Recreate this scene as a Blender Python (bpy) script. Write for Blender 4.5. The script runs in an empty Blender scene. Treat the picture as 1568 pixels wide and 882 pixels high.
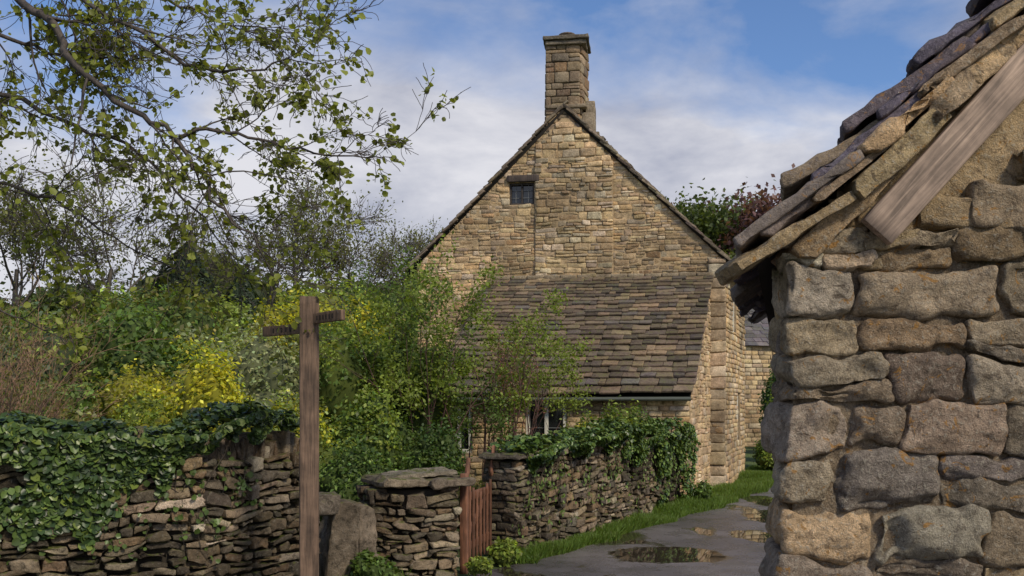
import bpy, math, numpy as np
from mathutils import Vector
rs=np.random.RandomState
R=rs(7)
scene=bpy.context.scene
# ---------------------------------------------------------------- helpers
def hsh(ix,iy,iz):
    n=(ix*374761393+iy*668265263+iz*1440662683)&0xffffffff
    n=((n^(n>>13))*1274126177)&0xffffffff
    n=n^(n>>16)
    return (n&0xffffff)/float(0x1000000)
def vnoise(p):
    p=np.asarray(p,dtype=np.float64)
    i=np.floor(p).astype(np.int64); f=p-i; f=f*f*(3-2*f)
    out=0
    for a in (0,1):
        for b in (0,1):
            for c in (0,1):
                w=(f[...,0] if a else 1-f[...,0])*(f[...,1] if b else 1-f[...,1])*(f[...,2] if c else 1-f[...,2])
                out=out+w*hsh(i[...,0]+a,i[...,1]+b,i[...,2]+c)
    return out
def fbm(p,o=3):
    s=0;a=.5;t=0
    for k in range(o):
        s=s+a*vnoise(np.asarray(p)*2**k+17.3*k); t+=a; a*=.5
    return s/t
def nrm(v):
    v=np.asarray(v,dtype=float); return v/(np.linalg.norm(v,axis=-1,keepdims=True)+1e-9)
def sm(t):
    t=np.clip(t,0,1); return t*t*(3-2*t)
def empty(name):
    e=bpy.data.objects.new(name,None); scene.collection.objects.link(e); return e
class Acc:
    def __init__(s): s.v=[];s.f=[];s.c=[];s.n=0
    def add(s,v,f,c):
        v=np.asarray(v,float).reshape(-1,3); f=np.asarray(f,np.int64).reshape(-1,4)
        c=np.asarray(c,float)
        if c.ndim==1: c=np.tile(c,(len(v),1))
        s.v.append(v); s.f.append(f+s.n); s.c.append(c.reshape(-1,3)); s.n+=len(v)
    def build(s,name,mat,parent=None,smooth=True):
        v=np.concatenate(s.v);f=np.concatenate(s.f);c=np.concatenate(s.c)
        me=bpy.data.meshes.new(name)
        me.vertices.add(len(v)); me.vertices.foreach_set('co',v.astype(np.float32).ravel())
        me.loops.add(f.size); me.loops.foreach_set('vertex_index',f.astype(np.int32).ravel())
        me.polygons.add(len(f)); me.polygons.foreach_set('loop_start',(np.arange(len(f))*4).astype(np.int32))
        if smooth: me.polygons.foreach_set('use_smooth',np.ones(len(f),bool))
        at=me.attributes.new('Col','FLOAT_COLOR','POINT')
        cc=np.ones((len(v),4),np.float32); cc[:,:3]=np.clip(c,0,1); at.data.foreach_set('color',cc.ravel())
        me.update(calc_edges=True); me.validate()
        me.materials.append(mat)
        ob=bpy.data.objects.new(name,me); scene.collection.objects.link(ob)
        if parent: ob.parent=parent
        return ob
def cubegrid(t):
    n=len(t); idx={};vs=[];fs=[]
    def g(i,j,k):
        if (i,j,k) not in idx: idx[(i,j,k)]=len(vs); vs.append((t[i],t[j],t[k]))
        return idx[(i,j,k)]
    m=n-1
    for a in range(m):
        for b in range(m):
            fs+= [(g(a,b,0),g(a,b+1,0),g(a+1,b+1,0),g(a+1,b,0)),(g(a,b,m),g(a+1,b,m),g(a+1,b+1,m),g(a,b+1,m)),
                  (g(a,0,b),g(a+1,0,b),g(a+1,0,b+1),g(a,0,b+1)),(g(a,m,b),g(a,m,b+1),g(a+1,m,b+1),g(a+1,m,b)),
                  (g(0,a,b),g(0,a,b+1),g(0,a+1,b+1),g(0,a+1,b)),(g(m,a,b),g(m,a+1,b),g(m,a+1,b+1),g(m,a,b+1))]
    return np.array(vs,float),np.array(fs)
T_LO=cubegrid([-1,-.8,.8,1]); T_MD=cubegrid([-1,-.88,-.4,.4,.88,1])
T_HI=cubegrid([-1,-.95,-.84,-.65,-.42,-.2,0,.2,.42,.65,.84,.95,1]); T_XH=cubegrid([-1,-.97,-.9]+list(np.linspace(-.8,.8,21))+[.9,.97,1])
def blocks(acc,C,H,A,tm,r,amp,freq,col,taper=.08,tilt=.03,seed=0,chip=0,warp=None,rvar=0):
    rr=rs(seed+11); C=np.atleast_2d(np.asarray(C,float));H=np.atleast_2d(np.asarray(H,float)); B=len(C)
    P,F=tm; T=len(P); q=P[None]*H[:,None]
    k1=rr.uniform(-taper,taper,B)[:,None];k2=rr.uniform(-taper,taper,B)[:,None]
    q=q.copy(); a=q[...,0]*(1+k1*P[None,:,2]); c=q[...,2]*(1+k2*P[None,:,0]); q[...,0]=a;q[...,2]=c
    rad=(np.minimum(r,.48*H.min(axis=1))*rr.uniform(1-rvar,1+rvar,B))[:,None,None]
    rad=np.minimum(rad,.49*H.min(axis=1)[:,None,None])
    lim=np.maximum(H[:,None]-rad,1e-4); inn=np.clip(q,-lim,lim); d=q-inn
    ln=np.linalg.norm(d,axis=-1,keepdims=True); dn=np.where(ln>1e-9,d/np.maximum(ln,1e-9),nrm(P)[None])
    q=inn+dn*np.minimum(ln,rad)
    th=rr.normal(0,tilt,B)[:,None]; u=q[...,0]*np.cos(th)-q[...,2]*np.sin(th); v=q[...,0]*np.sin(th)+q[...,2]*np.cos(th)
    th2=rr.normal(0,tilt,B)[:,None]; n=q[...,1]*np.cos(th2)+u*np.sin(th2)
    q=np.stack([u,n,v],-1); A=np.asarray(A,float)
    W=C[:,None]+q@A
    if warp:
        wa,wf=warp; s1=(fbm(W*wf+31.7,2)-.5)*2*wa; s2=(fbm(W*wf+77.1,2)-.5)*2*wa
        W=W+s1[...,None]*A[0]+s2[...,None]*A[2]
    if amp>0:
        off=(np.arange(B)*7.31)[:,None,None]
        nz=(fbm(W*freq+off,4 if tm is T_XH else 3)-.5)*2
        if chip>0: nz=nz-chip*np.maximum(0,fbm(W*freq*.6+off+50,2)-.58)*6
        W=W+(dn@A)*(nz*amp)[...,None]
    f=F[None]+(np.arange(B)*T)[:,None,None]
    col=np.atleast_2d(np.asarray(col,float))
    if len(col)==1: col=np.repeat(col,B,0)
    acc.add(W.reshape(-1,3),f.reshape(-1,4),np.repeat(col,T,0))
def box(acc,c,h,A=np.eye(3),col=(.3,.3,.3),r=.004):
    blocks(acc,[c],[h],A,T_LO,r,0,1,col,0,0)
def palette(n,cols,w,rr,var=.18):
    cols=np.array(cols); i=rr.choice(len(cols),n,p=np.array(w)/sum(w)); c=cols[i]
    return c*rr.uniform(1-var,1+var,(n,1))*rr.uniform(.96,1.04,(n,3))
def courses(h0,h1,hmin,hmax,rr):
    z=h0;o=[]
    while z<h1-.02:
        h=rr.uniform(hmin,hmax)
        if z+h>h1-.04: h=h1-z
        o.append((z,z+h)); z+=h
    return o
def stonewall(acc,O,U,N,clip,cs,lmin,lmax,dep,prot,tm,r,amp,freq,pal,wts,gap=.012,seed=1,wav=.012,tilt=.02,chip=0,taper=.08,var=.18,split=0.0,warp=None,patch=.5,rvar=0):
    rr=rs(seed);O=np.array(O,float);U=nrm(U);N=nrm(N);A=np.array([U,N,[0,0,1]])
    C=[];H=[]
    for (a,b) in cs:
        for (x0,x1) in clip((a+b)/2):
            x=x0
            while x<x1-.03:
                l=rr.uniform(lmin,lmax)*(1.35 if rr.rand()<.15 else 1)
                if x+l>x1-lmin*.5: l=x1-x
                parts=[(a,b,x,l)]
                if rr.rand()<split and (b-a)>.09:
                    m=a+(b-a)*rr.uniform(.32,.68); parts=[(a,m,x,l),(m,b,x,l)]
                    if l>lmin*1.5 and rr.rand()<.5:
                        k=rr.uniform(.35,.65); j=rr.randint(2); p=parts[j]; parts[j]=(p[0],p[1],x,l*k); parts.append((p[0],p[1],x+l*k,l*(1-k)))
                for (aa,bb,xx,ll) in parts:
                    pr=prot+rr.uniform(-.6,.8)*prot
                    w=(vnoise(np.array([x*1.3,aa*1.3,seed]))-.5)*2*wav
                    C.append(O+U*(xx+ll/2)+np.array([0,0,(aa+bb)/2+w])+N*(pr-dep))
                    H.append((max(ll/2-gap/2,.012),dep,max((bb-aa)/2-gap/2,.012)))
                x+=l
    col=palette(len(C),pal,wts,rr,var); Ca=np.array(C)
    col=col*(1-patch/2+patch*sm((fbm(Ca*1.1+5,2)-.25)*2))[:,None]
    blocks(acc,C,H,A,tm,r,amp,freq,col,taper,tilt,seed,chip,warp,rvar)
def mortar(acc,O,U,clip,z0,z1,col,off=0,N=(0,-1,0),dz=.1,marks=()):
    O=np.array(O,float)+nrm(N)*off;U=nrm(U)
    zs=sorted(set([round(z,4) for z in list(np.arange(z0,z1,dz))+[z1]+list(marks)]))
    for a,b in zip(zs[:-1],zs[1:]):
        if b-a<1e-3: continue
        A0=clip(a+1e-3);B0=clip(b-1e-3)
        for (p,q),(s,t) in zip(A0,B0):
            if q-p<1e-3: continue
            acc.add([O+U*p+[0,0,a],O+U*q+[0,0,a],O+U*t+[0,0,b],O+U*s+[0,0,b]],[(0,1,2,3)],col)
def roughsheet(acc,O,U,N,L,z0,z1,col,st,amp,freq,clip=None):
    O=np.array(O,float);U=nrm(U);N=nrm(N); us=np.arange(0,L+st,st);zs=np.arange(z0,z1+st,st); A,B=np.meshgrid(us,zs)
    P=O+A[...,None]*U+B[...,None]*np.array([0,0,1.]); P=P+N*((fbm(P*freq,4)-.5)*2*amp)[...,None]
    n=len(us);i,j=np.meshgrid(np.arange(n-1),np.arange(len(zs)-1));k=(j*n+i)
    if clip is not None: k=k[clip(A[:-1,:-1],B[:-1,:-1])]
    k=k.ravel(); acc.add(P.reshape(-1,3),np.stack([k,k+1,k+n+1,k+n],1),col)
def leaves(acc,P,Nn,size,col,shape=0,rr=R,aspect=.6,droop=0):
    n=len(P);Nn=nrm(Nn);t=rr.normal(size=(n,3)); t[:,2]-=droop; t=nrm(t-(t*Nn).sum(1,keepdims=True)*Nn); b=np.cross(Nn,t)
    s=np.asarray(size).reshape(-1,1)*np.ones((n,1)); w=s*aspect
    if shape==0:
        V=np.stack([P-t*s*.5,P+b*w*.5+Nn*s*.08,P+t*s*.5,P-b*w*.5+Nn*s*.08],1)
        F=np.arange(n*4).reshape(n,4); acc.add(V.reshape(-1,3),F,np.repeat(col,4,0))
    else:
        up=Nn*s*.12
        V=np.stack([P-t*s*.5,P-t*s*.22+b*w*.5+up,P+t*s*.2+b*w*.42+up,P+t*s*.5,P+t*s*.2-b*w*.42+up,P-t*s*.22-b*w*.5+up],1)
        k=(np.arange(n)*6)[:,None]
        F=np.concatenate([k+np.array([[0,1,2,3]]),k+np.array([[0,3,4,5]])]); acc.add(V.reshape(-1,3),F,np.repeat(col,6,0))
SPH=(nrm(cubegrid(list(np.linspace(-1,1,7)))[0]),cubegrid(list(np.linspace(-1,1,7)))[1])
def bush(acc,core,c,rad,n,size,col,rr,lobes=10,lr=(.32,.52),spread=.62,shape=0,aspect=.6,coresc=.72,second=None):
    c=np.array(c,float);rad=np.array(rad,float)
    d=nrm(rr.normal(size=(lobes,3))); d[:,2]=np.abs(d[:,2])*1.0-.15
    LC=c+d*rad*spread*rr.uniform(.6,1.15,(lobes,1)); LR=rr.uniform(lr[0],lr[1],lobes)
    w=LR**2/np.sum(LR**2)
    for i in range(lobes):
        m=int(n*w[i]); 
        if m<4: continue
        e=nrm(rr.normal(size=(m,3))); e[:,2]=np.where(rr.rand(m)<.7,np.abs(e[:,2]),e[:,2])
        rad_i=rad*LR[i]
        f=rr.beta(4,1.6,m)[:,None]*1.25
        lump=.6+.8*fbm(e*2.6+i*9.1,2)[:,None]
        P=LC[i]+e*rad_i*f*lump
        Nn=e*.9+rr.normal(size=(m,3))*.7+np.array([0,0,.45])
        cc=np.array(col)
        if second is not None and rr.rand()<.35: cc=np.array(second)
        cl=cc*rr.uniform(.7,1.35)*rr.uniform(.6,1.4,(m,1))*rr.uniform(.9,1.1,(m,3))
        hi=rr.rand(m)<.06; cl[hi]=cl[hi]*1.9+.03
        leaves(acc,P,Nn,size*rr.uniform(.6,1.25,m),cl,shape,rr,aspect)
        if core is not None:
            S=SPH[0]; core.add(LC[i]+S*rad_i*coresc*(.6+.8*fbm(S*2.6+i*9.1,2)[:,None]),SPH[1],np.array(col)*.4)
class Tree:
    def __init__(s): s.t=[];s.tips=[]
def grow(T,p,d,L,r,lvl,rr,o):
    n=o.get('n',5); pts=[p];rad=[r];ds=[d]
    for i in range(n):
        d=nrm(d+rr.normal(size=3)*o['wob']+np.array([0,0,o['grav']])); p=p+d*L/n; pts.append(p);ds.append(d);rad.append(r*(1-(i+1)/n*(.55 if lvl>0 else .75)))
    T.t.append((np.array(pts),np.array(rad)))
    if lvl==0:
        for i in range(1,n+1): T.tips.append((pts[i],ds[i]))
        return
    for k in range(o['kids']):
        f=rr.uniform(o['start'],1); i=min(int(f*n)+1,n); 
        e=rr.normal(size=3); e=nrm(e-ds[i]*np.dot(e,ds[i]))
        nd=nrm(ds[i]+e*rr.uniform(*o['spread'])); grow(T,pts[i],nd,L*rr.uniform(*o['ratio']),max(rad[i]*o['rr'],o['rmin']),lvl-1,rr,o)
def tubes(acc,T,sides,col,rmin=.0):
    a=np.arange(sides)*2*math.pi/sides
    for pts,rad in T:
        n=len(pts); d=nrm(np.gradient(pts,axis=0)); ref=np.array([.31,.17,.93]) if abs(d[0][2])<.9 else np.array([1,.1,0.])
        x=nrm(np.cross(d,ref)); y=np.cross(d,x); rad=np.maximum(rad,rmin)
        V=pts[:,None]+(x[:,None]*np.cos(a)[None,:,None]+y[:,None]*np.sin(a)[None,:,None])*rad[:,None,None]
        f=[]
        for i in range(n-1):
            for j in range(sides):
                k=(j+1)%sides; f.append((i*sides+j,i*sides+k,(i+1)*sides+k,(i+1)*sides+j))
        acc.add(V.reshape(-1,3),f,col)
# ---------------------------------------------------------------- materials
def newmat(name):
    m=bpy.data.materials.new(name); m.use_nodes=True; nt=m.node_tree; nt.nodes.clear(); return m,nt
def nd(nt,t,**k):
    n=nt.nodes.new(t)
    for a,b in k.items(): setattr(n,a,b)
    return n
def mixc(nt,fac,a,b,mode='MIX'):
    m=nd(nt,'ShaderNodeMix',data_type='RGBA',blend_type=mode)
    for s,v in ((m.inputs[0],fac),(m.inputs[6],a),(m.inputs[7],b)):
        if hasattr(v,'is_output') : nt.links.new(v,s)
        else: s.default_value=v if not isinstance(v,tuple) or len(v)==4 else (*v,1)
    return m.outputs[2]
def ramp(nt,src,stops):
    r=nd(nt,'ShaderNodeValToRGB'); e=r.color_ramp.elements
    while len(e)<len(stops): e.new(.5)
    for x,(p,c) in zip(e,stops): x.position=p; x.color=(c,c,c,1) if not isinstance(c,tuple) else (*c,1)
    nt.links.new(src,r.inputs[0]); return r.outputs[0]
def noise(nt,co,scale,detail=6,rough=.6,dist=0):
    n=nd(nt,'ShaderNodeTexNoise'); n.inputs['Scale'].default_value=scale;n.inputs['Detail'].default_value=detail;n.inputs['Roughness'].default_value=rough;n.inputs['Distortion'].default_value=dist
    nt.links.new(co,n.inputs['Vector']); return n.outputs[0]
def mul(nt,a,k):
    q=nd(nt,'ShaderNodeMath',operation='MULTIPLY'); nt.links.new(a,q.inputs[0])
    if hasattr(k,'is_output'): nt.links.new(k,q.inputs[1])
    else: q.inputs[1].default_value=k
    return q.outputs[0]
def stonemat(name,sc=1,bump=.5,dist=.02,lich=(.42,.42,.38),lamt=.5,stain=(.07,.06,.05),samt=.6,orange=.0,rough=.92,moss=0,big=.5,gain=1.0,cr=1.0):
    m,nt=newmat(name); L=nt.links
    tc=nd(nt,'ShaderNodeTexCoord').outputs['Object']; at=nd(nt,'ShaderNodeAttribute',attribute_name='Col').outputs['Color']
    n1=noise(nt,tc,5*sc,5,.7,.3); n2=noise(nt,tc,22*sc,5,.72); n3=noise(nt,tc,70*sc,3,.7); nb=noise(nt,tc,.9,6,.68)
    c=mixc(nt,1,at,ramp(nt,n1,[(.3,(1-.42*cr)*gain),(.7,(1+.42*cr)*gain)]),'MULTIPLY')
    c=mixc(nt,1,c,ramp(nt,n3,[(.3,.62),(.7,1.3)]),'MULTIPLY')
    c=mixc(nt,mul(nt,ramp(nt,n2,[(.54,0.),(.64,1.)]),lamt),c,(*lich,1))
    c=mixc(nt,mul(nt,ramp(nt,noise(nt,tc,9*sc,6,.78,.6),[(.52,0.),(.64,1.)]),samt),c,(*stain,1))
    c=mixc(nt,mul(nt,ramp(nt,nb,[(.46,0.),(.66,1.)]),big),c,(*stain,1))
    if orange>0:
        c=mixc(nt,mul(nt,ramp(nt,noise(nt,tc,6.5*sc,4,.65,1.0),[(.61,0.),(.65,1.)]),orange),c,(.42,.22,.06,1))
    if moss>0:
        g=nd(nt,'ShaderNodeNewGeometry'); sx=nd(nt,'ShaderNodeSeparateXYZ'); L.new(g.outputs['Normal'],sx.inputs[0])
        c=mixc(nt,mul(nt,ramp(nt,n1,[(.48,0.),(.6,1.)]),ramp(nt,sx.outputs['Z'],[(.2,0.),(.8,moss)])),c,(.09,.10,.022,1))
    p=nd(nt,'ShaderNodeBsdfPrincipled'); L.new(c,p.inputs['Base Color']); p.inputs['Roughness'].default_value=rough; p.inputs['Specular IOR Level'].default_value=.25
    h=nd(nt,'ShaderNodeMath',operation='MULTIPLY_ADD'); L.new(n3,h.inputs[0]); h.inputs[1].default_value=.35; L.new(n2,h.inputs[2])
    b=nd(nt,'ShaderNodeBump'); b.inputs['Strength'].default_value=bump; b.inputs['Distance'].default_value=dist; L.new(h.outputs[0],b.inputs['Height']); L.new(b.outputs[0],p.inputs['Normal'])
    o=nd(nt,'ShaderNodeOutputMaterial'); L.new(p.outputs[0],o.inputs[0]); return m
M_HOUSE=stonemat('cottage_stone',1,.8,.03,(.54,.47,.34),.45,(.12,.085,.055),.45,.0,big=.5,gain=1.1)
M_MORT=stonemat('lime_mortar',1.5,.6,.02,(.48,.38,.24),.3,(.11,.08,.05),.5,gain=1.08)
M_DRY=stonemat('drystone',1.6,.9,.025,(.33,.30,.24),.4,(.028,.022,.014),.8,.0,moss=1.0,big=.65)
M_BARN=stonemat('barn_stone',2.6,1.0,.028,(.55,.50,.40),.6,(.08,.057,.04),.72,.85,big=.2,gain=1.15,cr=1.15)
M_SLATE=stonemat('stone_slate',1.8,.7,.015,(.27,.23,.18),.4,(.04,.03,.024),.55,.0,moss=.5,big=.45)
M_BSLATE=stonemat('barn_slate',3.2,.9,.012,(.30,.27,.27),.5,(.05,.042,.05),.65,.5,moss=.35)
def leafmat(name,tr=.38,rough=.5):
    m,nt=newmat(name);L=nt.links; at=nd(nt,'ShaderNodeAttribute',attribute_name='Col').outputs['Color']
    p=nd(nt,'ShaderNodeBsdfPrincipled'); L.new(at,p.inputs['Base Color']); p.inputs['Roughness'].default_value=rough; p.inputs['Specular IOR Level'].default_value=.35
    if tr>0:
        t=nd(nt,'ShaderNodeBsdfTranslucent'); L.new(mixc(nt,1,at,(1.7,1.6,.6,1),'MULTIPLY'),t.inputs[0])
        x=nd(nt,'ShaderNodeMixShader'); x.inputs[0].default_value=tr; L.new(p.outputs[0],x.inputs[1]);L.new(t.outputs[0],x.inputs[2]); out=x.outputs[0]
    else: out=p.outputs[0]
    o=nd(nt,'ShaderNodeOutputMaterial'); L.new(out,o.inputs[0]); return m
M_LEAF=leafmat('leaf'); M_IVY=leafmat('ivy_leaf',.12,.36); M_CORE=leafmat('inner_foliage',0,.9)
def woodmat(name,axis=2,bump=.6):
    m,nt=newmat(name);L=nt.links; tc=nd(nt,'ShaderNodeTexCoord').outputs['Object']; at=nd(nt,'ShaderNodeAttribute',attribute_name='Col').outputs['Color']
    src=tc
    if axis==3:
        m0=nd(nt,'ShaderNodeMapping'); m0.inputs['Rotation'].default_value=(0,math.radians(47.7),0); L.new(tc,m0.inputs[0]); src=m0.outputs[0]
    mp=nd(nt,'ShaderNodeMapping'); mp.inputs['Scale'].default_value=(.05,1,1) if axis==3 else (1,1,.06)
    L.new(src,mp.inputs[0]); n=noise(nt,mp.outputs[0],55,6,.6,.8); n2=noise(nt,tc,6,5,.6)
    c=mixc(nt,1,at,ramp(nt,n,[(.35,.5),(.65,1.3)]),'MULTIPLY'); c=mixc(nt,1,c,ramp(nt,n2,[(.3,.55),(.7,1.3)]),'MULTIPLY')
    p=nd(nt,'ShaderNodeBsdfPrincipled'); L.new(c,p.inputs['Base Color']); p.inputs['Roughness'].default_value=.75
    b=nd(nt,'ShaderNodeBump'); b.inputs['Strength'].default_value=bump; b.inputs['Distance'].default_value=.006; L.new(n,b.inputs['Height']); L.new(b.outputs[0],p.inputs['Normal'])
    o=nd(nt,'ShaderNodeOutputMaterial'); L.new(p.outputs[0],o.inputs[0]); return m
M_WOOD=woodmat('weathered_oak',2); M_PLANK=woodmat('rafter_timber',3,.3); M_BARK=woodmat('bark',2,.4)
def plain(name,col,rough,spec=.5):
    m,nt=newmat(name); tc=nd(nt,'ShaderNodeTexCoord').outputs['Object']; n=noise(nt,tc,14,5,.6)
    p=nd(nt,'ShaderNodeBsdfPrincipled'); nt.links.new(mixc(nt,n,(*[x*.8 for x in col],1),(*[min(1,x*1.15) for x in col],1)),p.inputs['Base Color']); p.inputs['Roughness'].default_value=rough;p.inputs['Specular IOR Level'].default_value=spec
    o=nd(nt,'ShaderNodeOutputMaterial'); nt.links.new(p.outputs[0],o.inputs[0]); return m
M_GLASS=plain('window_glass',(.015,.018,.02),.06,.8); M_DARK=plain('interior_dark',(.02,.016,.013),.9); M_IRON=plain('leaded_bars',(.2,.21,.21),.5); M_GUT=plain('gutter_paint',(.09,.10,.08),.4)
M_WHITE=plain('cream_paint',(.66,.63,.54),.5)
# ---------------------------------------------------------------- terrain
def TZ(x,y):
    x=np.asarray(x,float);y=np.asarray(y,float)
    m1=sm((-x-.3)/5.); hill=.165*np.maximum(0,y-12); hill=12*(1-np.exp(-hill/12))
    rt=12*sm((y-35)/75.); bump=(fbm(np.stack([x*.15,y*.15,x*0],-1),2)-.5)*1.0*sm((y-14)/20)*m1
    return m1*hill+(1-m1)*rt+bump
def axis(a,b,near,st):
    o=[];x=0
    step=st
    while x<b:
        o.append(x); x+=step
        if x>near: step*=1.12
    o.append(b); neg=[];x=-st;step=st
    while x>a:
        neg.append(x); x-=step
        if x<-near: step*=1.12
    neg.append(a); return np.array(neg[::-1]+o)
gx=axis(-900,900,40,.8);gy=axis(-200,1500,70,.8)
X,Y=np.meshgrid(gx,gy); Z=TZ(X,Y); nx=len(gx);ny=len(gy)
i,j=np.meshgrid(np.arange(nx-1),np.arange(ny-1)); k=(j*nx+i).ravel()
ga=Acc(); ga.add(np.stack([X,Y,Z],-1).reshape(-1,3),np.stack([k,k+1,k+nx+1,k+nx],1),(.1,.1,.05))
m,nt=newmat('ground_grass'); tc=nd(nt,'ShaderNodeTexCoord').outputs['Object']; n1=noise(nt,tc,.6,6,.6);n2=noise(nt,tc,18,6,.7)
c=mixc(nt,ramp(nt,n1,[(.35,0.),(.65,1.)]),(.055,.09,.022,1),(.11,.15,.03,1)); c=mixc(nt,1,c,ramp(nt,n2,[(.3,.55),(.7,1.3)]),'MULTIPLY')
p=nd(nt,'ShaderNodeBsdfPrincipled');nt.links.new(c,p.inputs['Base Color']);p.inputs['Roughness'].default_value=.9
b=nd(nt,'ShaderNodeBump');b.inputs['Distance'].default_value=.05;nt.links.new(n2,b.inputs['Height']);nt.links.new(b.outputs[0],p.inputs['Normal'])
o=nd(nt,'ShaderNodeOutputMaterial');nt.links.new(p.outputs[0],o.inputs[0]); ga.build('ground',m)
# road
EL=np.array([(-5.5,-8),(-4.2,0),(-3.2,4),(-1.9,7.0),(-1.0,8.4),(-.42,9.5),(.3,10.35),(1.5,12.6),(2.84,14.6),(5.05,18.6),(6.6,23),(8.6,30),(11.4,42),(15.0,56),(17.5,70),(17,85)],float)
tt=np.arange(-8,85,.35); ex=np.interp(tt,EL[:,1],EL[:,0]); ex=np.convolve(np.pad(ex,3,'edge'),np.ones(7)/7,'valid')
wd=np.interp(tt,[-8,4,12,20,40,85],[9,7,5.2,3.6,3.0,3.0]); nu=26
RX=ex[:,None]+wd[:,None]*np.linspace(0,1,nu)[None]; RX[:,0]+=.10*(vnoise(np.stack([tt*1.7,tt*0,tt*0],1))-.5)*2; RY=np.repeat(tt[:,None],nu,1); RZ=TZ(RX,RY)+np.where(RY>34,.05,.004)
i,j=np.meshgrid(np.arange(nu-1),np.arange(len(tt)-1)); k=(j*nu+i).ravel()
ra=Acc(); ra.add(np.stack([RX,RY,RZ],-1).reshape(-1,3),np.stack([k,k+1,k+nu+1,k+nu],1),(.1,.1,.1))
m,nt=newmat('wet_asphalt');L=nt.links; tc=nd(nt,'ShaderNodeTexCoord').outputs['Object']
n0=noise(nt,tc,.55,4,.55,.6);n1=noise(nt,tc,2.2,6,.65);n2=noise(nt,tc,90,3,.7)
mp=nd(nt,'ShaderNodeMapping'); mp.inputs['Rotation'].default_value=(0,0,math.radians(28)); mp.inputs['Scale'].default_value=(1.0,.38,1); L.new(tc,mp.inputs[0]); n3=noise(nt,mp.outputs[0],.85,5,.55,.4)
def pudmask(cx,cy,rx,ry):
    v=nd(nt,'ShaderNodeVectorMath',operation='SUBTRACT'); L.new(tc,v.inputs[0]); v.inputs[1].default_value=(cx,cy,0)
    w=nd(nt,'ShaderNodeVectorMath',operation='MULTIPLY'); L.new(v.outputs[0],w.inputs[0]); w.inputs[1].default_value=(1/rx,1/ry,0)
    l=nd(nt,'ShaderNodeVectorMath',operation='LENGTH'); L.new(w.outputs[0],l.inputs[0])
    a=nd(nt,'ShaderNodeMath',operation='MULTIPLY_ADD'); L.new(n1,a.inputs[0]); a.inputs[1].default_value=1.3; L.new(l.outputs[1],a.inputs[2])
    return ramp(nt,mul(nt,a.outputs[0],1/2.1),[(.74,1.),(.78,0.)])
P=ramp(nt,n3,[(.565,0.),(.59,1.)])
for a in [(1.8,10.7,.7,.65),(4.1,14.2,.5,.9),(4.6,16.6,.4,.9),(3.3,12.2,.4,.6),(5.9,20,.4,1.2),(6.8,22.5,.4,1.5)]:
    q=nd(nt,'ShaderNodeMath',operation='MAXIMUM'); L.new(P,q.inputs[0]); L.new(pudmask(*a),q.inputs[1]); P=q.outputs[0]
c=mixc(nt,ramp(nt,n0,[(.35,0.),(.65,1.)]),(.10,.087,.088,1),(.185,.162,.158,1)); c=mixc(nt,1,c,ramp(nt,n2,[(.3,.6),(.7,1.4)]),'MULTIPLY')
c=mixc(nt,1,c,ramp(nt,n1,[(.3,.7),(.7,1.2)]),'MULTIPLY'); c=mixc(nt,P,c,(.04,.032,.022,1))
p=nd(nt,'ShaderNodeBsdfPrincipled');L.new(c,p.inputs['Base Color']); L.new(mixc(nt,P,ramp(nt,n1,[(.3,.18),(.7,.38)]),(.01,.01,.01,1)),p.inputs['Roughness'])
h=nd(nt,'ShaderNodeMath',operation='MULTIPLY_ADD'); L.new(n1,h.inputs[0]);h.inputs[1].default_value=2.;L.new(n2,h.inputs[2])
iv=nd(nt,'ShaderNodeMath',operation='SUBTRACT'); iv.inputs[0].default_value=1; L.new(P,iv.inputs[1]); b=nd(nt,'ShaderNodeBump');b.inputs['Distance'].default_value=.006;L.new(iv.outputs[0],b.inputs['Strength']);L.new(h.outputs[0],b.inputs['Height']);L.new(b.outputs[0],p.inputs['Normal'])
o=nd(nt,'ShaderNodeOutputMaterial');L.new(p.outputs[0],o.inputs[0]); ra.build('road',m)
# ---------------------------------------------------------------- cottage
P0=np.array([4.33,18.7,0.]); HU=nrm(np.array([-.99,.139,0.])); HW=nrm(np.array([.342,.94,0.]))
NG=np.array([-HU[1],HU[0],0.]); NG=NG if NG[1]<0 else -NG
NS=np.array([HW[1],-HW[0],0.])
W=6.42; EZ=4.72; AZ=7.92; LEN=4.2; AS=3.25
def hp(s,t,z): return P0+HU*s+HW*t+np.array([0,0,z])
cot=empty('stone_cottage')
WIN=(3.90,4.43,5.96,6.42)
def gclip(z,inset=0):
    if z<EZ: a,b=0,W
    else:
        f=(z-EZ)/(AZ-EZ); a=f*AS;b=W-f*(W-AS)
    if b-a<.05: return []
    if WIN[2]-.001<z<WIN[3]+.001: return [(a,WIN[0]),(WIN[1],b)]
    return [(a,b)]
HP=[(.49,.345,.185),(.56,.415,.23),(.45,.325,.19),(.42,.275,.14),(.59,.475,.315),(.30,.225,.15),(.43,.35,.245)];HWt=[4,3,3,2.4,1.6,1.5,1.4]
mo=Acc();st=Acc()
mc=(.47,.345,.20)
mortar(mo,hp(0,0,0),HU,gclip,0,AZ,mc,.005,NG,.1,(EZ,WIN[2],WIN[3]))
csG=courses(0,WIN[2],.09,.17,rs(3))+courses(WIN[2],WIN[3],.1,.16,rs(4))+courses(WIN[3],AZ,.09,.17,rs(5))
stonewall(st,hp(0,0,0),HU,NG,gclip,csG,.11,.34,.1,.016,T_MD,.018,.020,9,HP,HWt,.010,21,.02,.04,split=.6,warp=(.04,1.6),taper=.16,var=.24,patch=.7,rvar=.4)
SW=(1.5,2.3,3.35,4.2)
def sclip(z):
    if SW[2]<z<SW[3]: return [(0,SW[0]),(SW[1],LEN)]
    if 0.9<z<2.0: return [(0,2.4),(3.1,LEN)]
    return [(0,LEN)]
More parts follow.
